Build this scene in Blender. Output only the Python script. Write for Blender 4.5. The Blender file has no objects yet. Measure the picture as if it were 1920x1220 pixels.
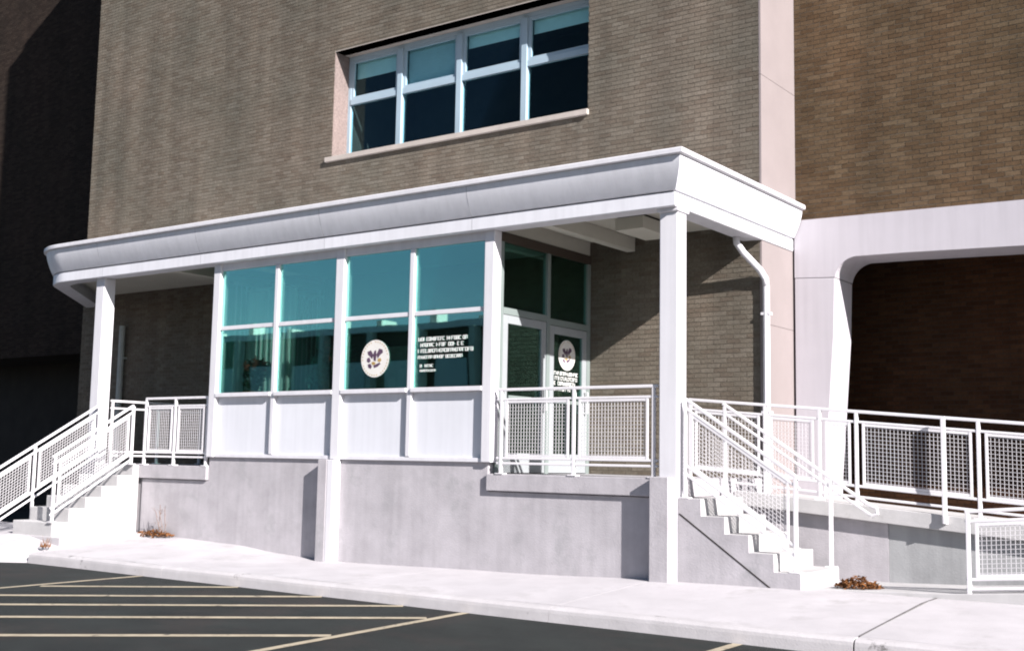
import bpy, bmesh, math, random
import numpy as np
from mathutils import Vector, Matrix
random.seed(7)
rng = np.random.default_rng(7)
scene = bpy.context.scene
COL = scene.collection

# ---------------------------------------------------------------- camera
cam_d = bpy.data.cameras.new('camera')
cam = bpy.data.objects.new('camera', cam_d)
COL.objects.link(cam)
cam_d.sensor_width = 36.0
cam_d.lens = 41.557
cam_d.clip_end = 2000
YAW, PITCH, ROLL = 0.62736029, 0.11369634, 0.01800854
fwd = Vector((-math.sin(YAW) * math.cos(PITCH), math.cos(YAW) * math.cos(PITCH), math.sin(PITCH)))
right = Vector((math.cos(YAW), math.sin(YAW), 0))
up = right.cross(fwd)
r2 = math.cos(ROLL) * right + math.sin(ROLL) * up
u2 = -math.sin(ROLL) * right + math.cos(ROLL) * up
m = Matrix((r2, u2, -fwd)).transposed().to_4x4()
m.translation = Vector((6.5, -12.15, 1.33))
cam.matrix_world = m
scene.camera = cam

# ---------------------------------------------------------------- light
SUN_DIR = Vector((-1.0, 0.36, -0.57)).normalized()
elev = math.asin(-SUN_DIR.z)
azim = math.atan2(-SUN_DIR.x, -SUN_DIR.y)
world = bpy.data.worlds.new('World')
scene.world = world
world.use_nodes = True
wn = world.node_tree.nodes
wl = world.node_tree.links
for n in list(wn):
    wn.remove(n)
sky = wn.new('ShaderNodeTexSky')
sky.sky_type = 'NISHITA'
sky.sun_disc = False
sky.sun_elevation = elev
sky.sun_rotation = azim
sky.air_density = 0.7
sky.dust_density = 0.5
bg = wn.new('ShaderNodeBackground')
bg.inputs['Strength'].default_value = 0.05
wo = wn.new('ShaderNodeOutputWorld')
wl.new(sky.outputs[0], bg.inputs['Color'])
wl.new(bg.outputs[0], wo.inputs['Surface'])

sun_d = bpy.data.lights.new('sun', 'SUN')
sun_d.energy = 5.0
sun_d.angle = math.radians(0.5)
sun_d.color = (1.0, 0.95, 0.93)
sun = bpy.data.objects.new('sun', sun_d)
COL.objects.link(sun)
sun.rotation_euler = SUN_DIR.to_track_quat('-Z', 'Y').to_euler()
sun.location = (40, -10, 30)

scene.view_settings.view_transform = 'Standard'
scene.view_settings.look = 'None'
scene.view_settings.gamma = 1.0
scene.view_settings.use_curve_mapping = False
scene.view_settings.exposure = 1.10
scene.render.engine = 'CYCLES'
scene.cycles.max_bounces = 8
scene.cycles.diffuse_bounces = 2
scene.cycles.transparent_max_bounces = 12
scene.cycles.filter_width = 2.0

# ---------------------------------------------------------------- helpers
def tag(o, label=None, cat=None, group=None, kind=None):
    if label: o['label'] = label
    if cat: o['category'] = cat
    if group: o['group'] = group
    if kind: o['kind'] = kind
    return o

def empty(name, loc=(0, 0, 0), label=None, cat=None, group=None):
    o = bpy.data.objects.new(name, None)
    o.empty_display_size = 0.2
    COL.objects.link(o)
    o.location = loc
    return tag(o, label, cat, group)

class MB:
    """collects shapes (world coordinates), then links them as one mesh object"""
    def __init__(s):
        s.v = []; s.f = []
    def add(s, vs, fs):
        n = len(s.v)
        s.v += [tuple(v) for v in vs]
        s.f += [tuple(i + n for i in f) for f in fs]
        return s
    def box(s, a, b):
        x0, y0, z0 = a; x1, y1, z1 = b
        x0, x1 = min(x0, x1), max(x0, x1); y0, y1 = min(y0, y1), max(y0, y1); z0, z1 = min(z0, z1), max(z0, z1)
        return s.add([(x0, y0, z0), (x1, y0, z0), (x1, y1, z0), (x0, y1, z0), (x0, y0, z1), (x1, y0, z1), (x1, y1, z1), (x0, y1, z1)],
                     [(0, 3, 2, 1), (4, 5, 6, 7), (0, 1, 5, 4), (1, 2, 6, 5), (2, 3, 7, 6), (3, 0, 4, 7)])
    def bar(s, p, q, w, h=None, upv=(0, 0, 1)):
        """rectangular bar p->q; w across, h along upv"""
        h = h or w
        p, q = Vector(p), Vector(q)
        d = (q - p).normalized(); U = Vector(upv)
        if abs(d.dot(U)) > 0.99: U = Vector((0, 1, 0))
        side = d.cross(U).normalized(); U = side.cross(d).normalized()
        vs = []
        for e in (p, q):
            for a, b in ((-1, -1), (1, -1), (1, 1), (-1, 1)):
                vs.append(e + side * (a * w / 2) + U * (b * h / 2))
        return s.add(vs, [(3, 2, 1, 0), (4, 5, 6, 7), (0, 1, 5, 4), (1, 2, 6, 5), (2, 3, 7, 6), (3, 0, 4, 7)])
    def tube(s, pts, r, n=8):
        pts = [Vector(p) for p in pts]
        vs = []; fs = []
        for i, p in enumerate(pts):
            d = (pts[min(i + 1, len(pts) - 1)] - pts[max(i - 1, 0)]).normalized()
            a = d.cross(Vector((0.3, 0.9, 0.2))).normalized(); b = d.cross(a)
            for k in range(n):
                t = 2 * math.pi * k / n
                vs.append(p + (a * math.cos(t) + b * math.sin(t)) * r)
        for i in range(len(pts) - 1):
            for k in range(n):
                k2 = (k + 1) % n
                fs.append((i * n + k, i * n + k2, (i + 1) * n + k2, (i + 1) * n + k))
        fs.append(tuple(range(n))[::-1]); fs.append(tuple(range((len(pts) - 1) * n, len(pts) * n)))
        return s.add(vs, fs)
    def prism(s, poly, axis, a, b):
        """poly: 2-D outline; axis 'x' -> (y,z), 'y' -> (x,z), 'z' -> (x,y)"""
        def P(p, t):
            return {'x': (t, p[0], p[1]), 'y': (p[0], t, p[1]), 'z': (p[0], p[1], t)}[axis]
        n = len(poly)
        vs = [P(p, a) for p in poly] + [P(p, b) for p in poly]
        fs = [tuple(range(n))[::-1], tuple(range(n, 2 * n))]
        for i in range(n):
            j = (i + 1) % n
            fs.append((i, j, n + j, n + i))
        return s.add(vs, fs)
    def build(s, name, mat, parent=None, bevel=0.0, smooth=False, fix=True):
        me = bpy.data.meshes.new(name)
        if parent is not None:
            L = world_loc(parent)
            vs = [(v[0] - L.x, v[1] - L.y, v[2] - L.z) for v in s.v]
        else:
            vs = s.v
        me.from_pydata(vs, [], s.f)
        if fix:
            bm = bmesh.new(); bm.from_mesh(me)
            bmesh.ops.recalc_face_normals(bm, faces=bm.faces)
            bm.to_mesh(me); bm.free()
        me.materials.append(mat)
        if smooth:
            for p in me.polygons: p.use_smooth = True
        o = bpy.data.objects.new(name, me)
        COL.objects.link(o)
        if parent is not None: o.parent = parent
        if bevel:
            bv = o.modifiers.new('bevel', 'BEVEL'); bv.width = bevel; bv.segments = 2; bv.limit_method = 'ANGLE'
        return o

def world_loc(o):
    L = Vector((0, 0, 0))
    while o is not None:
        L += Vector(o.location); o = o.parent
    return L

def bx(name, a, b, mat, parent=None, bevel=0.0):
    return MB().box(a, b).build(name, mat, parent, bevel)

# ---------------------------------------------------------------- materials
def newmat(name):
    mt = bpy.data.materials.new(name); mt.use_nodes = True
    nt = mt.node_tree
    return mt, nt, nt.nodes['Principled BSDF'], nt.nodes['Material Output']

def N(nt, t, **kw):
    n = nt.nodes.new(t)
    for k, v in kw.items():
        if k in n.inputs: n.inputs[k].default_value = v
        else: setattr(n, k, v)
    return n

def ramp(nt, stops):
    r = nt.nodes.new('ShaderNodeValToRGB')
    e = r.color_ramp.elements
    while len(e) < len(stops): e.new(0.5)
    for i, (p, c) in enumerate(stops):
        e[i].position = p; e[i].color = (*c, 1)
    return r

def surf(name, base, var=0.12, scale=4.0, rough=0.8, bump=0.15, bscale=60.0, streak=0.0, stain=None, spec=0.3):
    """general weathered surface: two noises for colour, one for relief, vertical streaks, stains"""
    mt, nt, p, out = newmat(name)
    L = nt.links
    tc = N(nt, 'ShaderNodeTexCoord'); geo = N(nt, 'ShaderNodeNewGeometry')
    n1 = N(nt, 'ShaderNodeTexNoise', Scale=scale, Detail=6.0, Roughness=0.65)
    L.new(geo.outputs['Position'], n1.inputs['Vector'])
    lo = tuple(c * (1 - var) for c in base); hi = tuple(min(1, c * (1 + var)) for c in base)
    r1 = ramp(nt, [(0.3, lo), (0.7, hi)])
    L.new(n1.outputs['Fac'], r1.inputs['Fac'])
    col = r1.outputs['Color']
    if streak:
        mp = N(nt, 'ShaderNodeMapping'); mp.inputs['Scale'].default_value = (7, 7, 0.35)
        L.new(geo.outputs['Position'], mp.inputs['Vector'])
        n2 = N(nt, 'ShaderNodeTexNoise', Scale=1.5, Detail=5.0)
        L.new(mp.outputs['Vector'], n2.inputs['Vector'])
        r2_ = ramp(nt, [(0.35, (1 - streak,) * 3), (0.6, (1, 1, 1))])
        L.new(n2.outputs['Fac'], r2_.inputs['Fac'])
        mx = N(nt, 'ShaderNodeMixRGB', blend_type='MULTIPLY'); mx.inputs['Fac'].default_value = 1
        L.new(col, mx.inputs['Color1']); L.new(r2_.outputs['Color'], mx.inputs['Color2'])
        col = mx.outputs['Color']
    if stain:
        sc, lo_, hi_, scol = stain
        n3 = N(nt, 'ShaderNodeTexNoise', Scale=sc, Detail=7.0, Roughness=0.7)
        L.new(geo.outputs['Position'], n3.inputs['Vector'])
        r3 = ramp(nt, [(lo_, (0, 0, 0)), (hi_, (1, 1, 1))])
        L.new(n3.outputs['Fac'], r3.inputs['Fac'])
        mx = N(nt, 'ShaderNodeMixRGB')
        L.new(r3.outputs['Color'], mx.inputs['Fac']); L.new(col, mx.inputs['Color1']); mx.inputs['Color2'].default_value = (*scol, 1)
        col = mx.outputs['Color']
    L.new(col, p.inputs['Base Color'])
    p.inputs['Roughness'].default_value = rough
    p.inputs['Specular IOR Level'].default_value = spec
    if bump:
        nb = N(nt, 'ShaderNodeTexNoise', Scale=bscale, Detail=4.0)
        L.new(geo.outputs['Position'], nb.inputs['Vector'])
        b = N(nt, 'ShaderNodeBump', Strength=bump, Distance=0.01)
        L.new(nb.outputs['Fac'], b.inputs['Height']); L.new(b.outputs['Normal'], p.inputs['Normal'])
    return mt

M = {}
M['paint'] = surf('white_paint', (0.68, 0.67, 0.70), 0.05, 1.2, 0.45, 0.04, 25, streak=0.06)
M['fascia'] = surf('painted_fascia', (0.72, 0.72, 0.76), 0.05, 0.7, 0.5, 0.05, 12, streak=0.07)
M['rail'] = surf('rail_paint', (0.72, 0.70, 0.72), 0.05, 3, 0.4, 0.03, 40)
M['panel'] = surf('panel_paint', (0.66, 0.67, 0.71), 0.04, 0.9, 0.5, 0.03, 20, streak=0.05)
M['joint'] = surf('sheet_joint_grey', (0.33, 0.33, 0.35), 0.1, 5, 0.7, 0.0)
M['soffit'] = surf('soffit_plaster', (0.56, 0.54, 0.47), 0.07, 1.5, 0.85, 0.08, 50)
M['concrete'] = surf('concrete', (0.42, 0.40, 0.42), 0.13, 2.2, 0.9, 0.3, 45, streak=0.08, stain=(1.7, 0.56, 0.74, (0.32, 0.315, 0.325)))
M['concrete_darker'] = surf('darker_concrete', (0.34, 0.345, 0.35), 0.12, 1.6, 0.9, 0.25, 45, streak=0.12)  # even grey, a little darker than the plain concrete
M['step'] = surf('step_concrete', (0.47, 0.46, 0.46), 0.10, 3.0, 0.9, 0.2, 60, stain=(5, 0.62, 0.8, (0.36, 0.35, 0.34)))
M['walk'] = surf('sidewalk_concrete', (0.48, 0.46, 0.475), 0.10, 1.4, 0.9, 0.3, 70, stain=(1.3, 0.55, 0.78, (0.35, 0.335, 0.335)))
M['curb'] = surf('curb_concrete', (0.47, 0.45, 0.46), 0.10, 3.0, 0.9, 0.25, 60, stain=(3.6, 0.625, 0.70, (0.17, 0.16, 0.16)))
M['asphalt'] = surf('asphalt', (0.0170, 0.0205, 0.0195), 0.38, 1.3, 0.85, 0.8, 140, stain=(0.9, 0.5, 0.70, (0.033, 0.027, 0.025)))
M['stripe'] = surf('stripe_paint', (0.40, 0.345, 0.255), 0.2, 6, 0.8, 0.25, 120, stain=(9, 0.58, 0.66, (0.075, 0.07, 0.062)))
M['mortar_shaded'] = surf('shaded_mortar', (0.028, 0.02, 0.014), 0.12, 8, 0.95, 0.2, 90)  # mortar darkened along with the shaded bricks, shade put into the colour
M['mortar'] = surf('mortar', (0.145, 0.126, 0.10), 0.12, 8, 0.95, 0.2, 90)
M['frame'] = surf('window_frame', (0.36, 0.46, 0.53), 0.05, 2, 0.45, 0.03, 30)
M['bronze'] = surf('bronze_frame', (0.07, 0.055, 0.045), 0.1, 4, 0.4, 0.03, 30)
M['doorpaint'] = surf('door_paint', (0.30, 0.32, 0.33), 0.05, 3, 0.4, 0.03, 30)
M['greenframe'] = surf('door_frame', (0.20, 0.235, 0.225), 0.05, 2, 0.35, 0.03, 30, spec=0.5)
M['limestone'] = surf('limestone_sill', (0.45, 0.40, 0.36), 0.1, 4, 0.9, 0.2, 60)
M['blind_light'] = surf('light_blind', (0.82, 0.84, 0.82), 0.04, 6, 0.8, 0.0)
M['blind'] = surf('blind_fabric', (0.55, 0.60, 0.62), 0.05, 6, 0.8, 0.05, 40)
M['filler'] = surf('joint_filler', (0.13, 0.125, 0.125), 0.2, 8, 0.9, 0.0)
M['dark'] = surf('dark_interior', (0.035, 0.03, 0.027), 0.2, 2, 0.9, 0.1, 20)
M['inner'] = surf('inner_plaster', (0.36, 0.40, 0.38), 0.05, 1, 0.9, 0.05, 20)
M['innerbrown'] = surf('brown_inner_wall', (0.085, 0.058, 0.04), 0.25, 3, 0.8, 0.1, 30)
M['innerdark'] = surf('dark_timber', (0.07, 0.045, 0.03), 0.25, 3, 0.6, 0.1, 30)
M['board'] = surf('notice_board', (0.55, 0.56, 0.52), 0.2, 7, 0.8, 0.0)
M['pot'] = surf('terracotta', (0.30, 0.12, 0.06), 0.15, 6, 0.8, 0.1, 40)
M['leaf'] = surf('plant_leaf', (0.05, 0.10, 0.045), 0.4, 12, 0.6, 0.0)
M['flower'] = surf('flower_petal', (0.50, 0.14, 0.10), 0.3, 12, 0.7, 0.0)
M['dry'] = surf('dry_leaf', (0.20, 0.085, 0.03), 0.5, 25, 0.8, 0.0)
M['twig'] = surf('twig_bark', (0.22, 0.17, 0.15), 0.3, 25, 0.9, 0.0)
M['seal'] = surf('seal_white', (0.72, 0.70, 0.66), 0.04, 10, 0.6, 0.0)
M['sealink'] = surf('seal_ink', (0.10, 0.06, 0.10), 0.35, 18, 0.6, 0.0)
M['sealgold'] = surf('seal_gold', (0.42, 0.28, 0.10), 0.3, 18, 0.6, 0.0)
M['letter'] = surf('vinyl_letter', (0.75, 0.74, 0.72), 0.03, 10, 0.6, 0.0)
M['pole'] = surf('grey_pole', (0.40, 0.42, 0.40), 0.1, 6, 0.6, 0.05, 40)
M['farwall'] = surf('far_wall', (0.50, 0.49, 0.46), 0.06, 0.5, 0.9, 0.0)
M['metal'] = surf('handle_metal', (0.6, 0.6, 0.6), 0.05, 6, 0.3, 0.0, spec=0.6)

def brick_mat(name, stops):
    mt, nt, p, out = newmat(name); L = nt.links
    geo = N(nt, 'ShaderNodeNewGeometry'); oi = N(nt, 'ShaderNodeObjectInfo')
    ad = N(nt, 'ShaderNodeMath', operation='ADD')
    L.new(geo.outputs['Random Per Island'], ad.inputs[0]); L.new(oi.outputs['Random'], ad.inputs[1])
    wn_ = N(nt, 'ShaderNodeTexWhiteNoise', noise_dimensions='1D'); L.new(ad.outputs[0], wn_.inputs['W'])
    r = ramp(nt, stops); L.new(wn_.outputs['Value'], r.inputs['Fac'])
    n1 = N(nt, 'ShaderNodeTexNoise', Scale=0.55, Detail=3.0); L.new(geo.outputs['Position'], n1.inputs['Vector'])
    r1 = ramp(nt, [(0.3, (0.80, 0.84, 0.82)), (0.7, (1.12, 1.06, 1.02))]); L.new(n1.outputs['Fac'], r1.inputs['Fac'])
    n2 = N(nt, 'ShaderNodeTexNoise', Scale=28.0, Detail=5.0); L.new(geo.outputs['Position'], n2.inputs['Vector'])
    r2_ = ramp(nt, [(0.3, (0.8, 0.8, 0.8)), (0.7, (1.15, 1.15, 1.15))]); L.new(n2.outputs['Fac'], r2_.inputs['Fac'])
    m1 = N(nt, 'ShaderNodeMixRGB', blend_type='MULTIPLY'); m1.inputs['Fac'].default_value = 1
    m2 = N(nt, 'ShaderNodeMixRGB', blend_type='MULTIPLY'); m2.inputs['Fac'].default_value = 1
    L.new(r.outputs['Color'], m1.inputs['Color1']); L.new(r1.outputs['Color'], m1.inputs['Color2'])
    L.new(m1.outputs['Color'], m2.inputs['Color1']); L.new(r2_.outputs['Color'], m2.inputs['Color2'])
    mp = N(nt, 'ShaderNodeMapping'); mp.inputs['Scale'].default_value = (2.2, 2.2, 0.16)
    L.new(geo.outputs['Position'], mp.inputs['Vector'])
    n3 = N(nt, 'ShaderNodeTexNoise', Scale=1.0, Detail=5.0); L.new(mp.outputs['Vector'], n3.inputs['Vector'])
    r3 = ramp(nt, [(0.36, (0.80, 0.80, 0.79)), (0.62, (1.06, 1.05, 1.03))]); L.new(n3.outputs['Fac'], r3.inputs['Fac'])
    m3 = N(nt, 'ShaderNodeMixRGB', blend_type='MULTIPLY'); m3.inputs['Fac'].default_value = 1
    L.new(m2.outputs['Color'], m3.inputs['Color1']); L.new(r3.outputs['Color'], m3.inputs['Color2'])
    L.new(m3.outputs['Color'], p.inputs['Base Color'])
    p.inputs['Roughness'].default_value = 0.92; p.inputs['Specular IOR Level'].default_value = 0.2
    nb = N(nt, 'ShaderNodeTexNoise', Scale=110.0, Detail=4.0); L.new(geo.outputs['Position'], nb.inputs['Vector'])
    b = N(nt, 'ShaderNodeBump', Strength=0.35, Distance=0.008)
    L.new(nb.outputs['Fac'], b.inputs['Height']); L.new(b.outputs['Normal'], p.inputs['Normal'])
    return mt

M['sunlit_return'] = surf('sunlit_brick_return', (0.25, 0.215, 0.212), 0.05, 1.5, 0.9, 0.1, 60)  # pale pink carries the full sun on the side-facing brick
M['brick'] = brick_mat('tan_brick', [(0.0, (0.140, 0.116, 0.094)), (0.35, (0.158, 0.137, 0.113)), (0.75, (0.169, 0.149, 0.124)), (1.0, (0.190, 0.168, 0.142))])
M['brick_sunlit'] = brick_mat('sunlit_brick', [(0.0, (0.20, 0.165, 0.160)), (0.5, (0.225, 0.19, 0.187)), (1.0, (0.25, 0.215, 0.21))])  # jamb brick made paler, direct sun put into its colour
M['brick_shaded'] = brick_mat('shaded_brick', [(0.0, (0.024, 0.016, 0.013)), (0.5, (0.032, 0.022, 0.018)), (1.0, (0.042, 0.030, 0.024))])  # darkened brick, the left wing's shade put into the colour
M['brick_shaded_red'] = brick_mat('shaded_reddish_brick', [(0.0, (0.040, 0.016, 0.007)), (0.5, (0.052, 0.022, 0.010)), (1.0, (0.066, 0.031, 0.015))])  # darkened reddish brick, shade of the right recess painted in
M['brick_brown'] = brick_mat('brown_brick', [(0.0, (0.090, 0.057, 0.032)), (0.4, (0.106, 0.070, 0.041)), (0.75, (0.118, 0.080, 0.048)), (1.0, (0.138, 0.098, 0.062))])

def glass_mat(name, tint, refl_col, refl, fres=0.5):
    mt, nt, p, out = newmat(name); L = nt.links
    nt.nodes.remove(p)
    tr = N(nt, 'ShaderNodeBsdfTransparent'); tr.inputs['Color'].default_value = (*tint, 1)
    gl = N(nt, 'ShaderNodeBsdfGlossy'); gl.inputs['Color'].default_value = (*refl_col, 1); gl.inputs['Roughness'].default_value = 0.015
    geo = N(nt, 'ShaderNodeNewGeometry')
    nz = N(nt, 'ShaderNodeTexNoise', Scale=1.3, Detail=1.0); L.new(geo.outputs['Position'], nz.inputs['Vector'])
    b = N(nt, 'ShaderNodeBump', Strength=0.03, Distance=0.02); L.new(nz.outputs['Fac'], b.inputs['Height']); L.new(b.outputs['Normal'], gl.inputs['Normal'])
    lw = N(nt, 'ShaderNodeLayerWeight', Blend=0.35)
    ma = N(nt, 'ShaderNodeMath', operation='MULTIPLY_ADD'); ma.inputs[1].default_value = fres; ma.inputs[2].default_value = refl
    L.new(lw.outputs['Fresnel'], ma.inputs[0])
    mx = N(nt, 'ShaderNodeMixShader')
    L.new(ma.outputs[0], mx.inputs['Fac']); L.new(tr.outputs[0], mx.inputs[1]); L.new(gl.outputs[0], mx.inputs[2])
    L.new(mx.outputs[0], out.inputs['Surface'])
    return mt
M['glass'] = glass_mat('tinted_glass', (0.80, 0.93, 0.90), (0.54, 1.0, 0.92), 0.30, 0.25)
M['glass_door'] = glass_mat('door_glass', (0.70, 0.84, 0.80), (0.55, 0.9, 0.85), 0.06, 0.2)
M['glass_up'] = glass_mat('upper_window_glass', (0.76, 0.91, 0.93), (0.7, 0.9, 1.0), 0.005, 0.05)

# ================================================================ GROUND
def lerp_tab(x, tab):
    if x <= tab[0][0]: return tab[0][1]
    for (a, za), (b, zb) in zip(tab, tab[1:]):
        if x <= b:
            t = (x - a) / (b - a); t = t * t * (3 - 2 * t) if abs(zb - za) > 0.05 else t
            return za + (zb - za) * t
    return tab[-1][1]
BASE = [(-9.8, 0.03), (-8.6, 0.04), (-7.5, 0.0), (-6.4, -0.08), (-5.6, -0.12), (-2.7, -0.07), (0, 0.0), (1.5, 0.02), (8, 0.02)]
ASPH = -0.27
def walk_z(x, y):
    zb = lerp_tab(x, BASE)
    if y >= 0: return zb
    t = min(1.0, -y / 1.95)
    return zb + (-0.12 - zb) * t

lot = MB().add([(-400, -400, ASPH), (400, -400, ASPH), (400, 400, ASPH), (-400, 400, ASPH)], [(0, 1, 2, 3)]).build('parking_lot', M['asphalt'])
tag(lot, kind='structure')

def stripe(p, q, w):
    """painted line, 4 mm over the asphalt"""
    p, q = Vector((*p, 0)), Vector((*q, 0)); d = (q - p).normalized(); s_ = Vector((-d.y, d.x, 0)) * w / 2
    z = ASPH + 0.004; mb = MB(); n = 14
    for i in range(n):
        a = p + (q - p) * (i / n); b = p + (q - p) * ((i + 1) / n)
        j1, j2 = random.uniform(-.006, .006), random.uniform(-.006, .006)
        if i == 0: pr = (a - s_, a + s_)
        e = (b - s_ * (1 + j1 * 8), b + s_ * (1 + j2 * 8))
        mb.add([(pr[0].x, pr[0].y, z), (e[0].x, e[0].y, z), (e[1].x, e[1].y, z), (pr[1].x, pr[1].y, z)], [(0, 1, 2, 3)])
        pr = e
    return mb.build('painted_line', M['stripe'], lot)
stripe((-6.74, -2.12), (-6.55, -9.0), 0.10)
stripe((-1.31, -2.12), (-0.72, -9.0), 0.10)
stripe((1.80, -2.12), (2.05, -9.0), 0.10)
stripe((4.9, -2.12), (5.1, -9.0), 0.10)
for xs in (-4.83, -3.40, -2.16):
    y0 = -2.14
    t = min((xs + 6.55) / 1.094, 6.5)
    stripe((xs, y0), (xs - 1.094 * t, y0 - t), 0.135)
stripe((-1.34, -2.72), (-6.42, -7.36), 0.135)
stripe((-1.20, -4.23), (-6.45, -9.03), 0.135)
stripe((-1.05, -5.75), (-4.6, -9.0), 0.135)

walk = empty('sidewalk', (0, 0, -0.2)); tag(walk, kind='structure')
JO = [-9.40, -6.36, -3.31, -0.27, 2.86, 5.9, 9.0]
for i, (a, b) in enumerate(zip(JO, JO[1:])):
    gap = 0.016 if abs(b - 2.86) < .01 else 0.003
    a2 = a + 0.002; b2 = b - gap
    nx, ny = 14, 10
    y0, y1 = -1.945, 1.6
    mb = MB(); vs = []; fs = []
    for jx in range(nx + 1):
        for jy in range(ny + 1):
            x = a2 + (b2 - a2) * jx / nx; y = y0 + (y1 - y0) * jy / ny
            if jy == int(round(ny * 1.945 / 3.545)): y = 0.0
            vs.append((x, y, walk_z(x, y) + 0.004 * math.sin(x * 1.7 + y * 2.3)))
    for jx in range(nx):
        for jy in range(ny):
            k = jx * (ny + 1) + jy
            fs.append((k, k + ny + 1, k + ny + 2, k + 1))
    n0 = len(vs)
    per = [jx * (ny + 1) for jx in range(nx + 1)] + [nx * (ny + 1) + jy for jy in range(1, ny + 1)] + [jx * (ny + 1) + ny for jx in range(nx - 1, -1, -1)] + [jy for jy in range(ny - 1, 0, -1)]
    for k in per: vs.append((vs[k][0], vs[k][1], -0.25))
    for q in range(len(per)):
        q2 = (q + 1) % len(per)
        fs.append((per[q], n0 + q, n0 + q2, per[q2]))
    mb.add(vs, fs); mb.build('slab', M['walk'], walk)
    if abs(b - 2.86) < .01:
        sl = MB()
        for k in range(6):
            ya, yb = y0 + (y1 - y0) * k / 6, y0 + (y1 - y0) * (k + 1) / 6
            sl.bar((b2 + .008, ya, walk_z(b, ya) + .002), (b2 + .008, yb, walk_z(b, yb) + .002), .017, .012)
        sl.build('joint_filler', M['filler'], walk)
    # kerb piece in front of the slab, rounded nose
    prof = [(-1.952, -0.30), (-1.952, -0.118), (-2.03, -0.121), (-2.065, -0.130), (-2.085, -0.150), (-2.092, -0.18), (-2.105, -0.30)]
    sm = MB(); nseg = 8; vs = []; fs = []
    for k in range(nseg + 1):
        x = a2 + (b2 - a2) * k / nseg; w = 0.006 * math.sin(x * 2.1)
        vs += [(x, y + w, z + 0.3 * w) for y, z in prof]
    np_ = len(prof)
    for k in range(nseg):
        for q in range(np_):
            q2 = (q + 1) % np_
            fs.append((k * np_ + q, k * np_ + q2, (k + 1) * np_ + q2, (k + 1) * np_ + q))
    fs.append(tuple(range(np_))); fs.append(tuple(range(nseg * np_, (nseg + 1) * np_)))
    sm.add(vs, fs).build('curb', M['curb'], walk)
# low apron to the left, in front of the left stairs
vs = []; fs = []
xs_ = [-22, -16, -13, -11, -10.2, -9.41]
ys_ = [(0.0, 0.075), (-0.8, 0.075), (-1.6, 0.06), (-2.0, -0.06), (-2.35, -0.18), (-2.6, -0.255)]
for x in xs_:
    for k, (y, z) in enumerate(ys_):
        yy = y * (0.80 if x > -9.6 else 1.0) if k > 2 else y
        vs.append((x, yy, z))
for i in range(len(xs_) - 1):
    for j in range(len(ys_) - 1):
        k = i * len(ys_) + j
        fs.append((k, k + len(ys_), k + len(ys_) + 1, k + 1))
n0 = len(vs); vs += [(v[0], v[1], -0.29) for v in vs]
L_ = len(ys_); nx_ = len(xs_)
per = [i * L_ for i in range(nx_)] + [(nx_ - 1) * L_ + j for j in range(1, L_)] + [i * L_ + L_ - 1 for i in range(nx_ - 2, -1, -1)] + [j for j in range(L_ - 2, 0, -1)]
for q in range(len(per)):
    q2 = (q + 1) % len(per); fs.append((per[q], n0 + per[q], n0 + per[q2], per[q2]))
MB().add(vs, fs).build('apron', M['walk'], walk)

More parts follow.
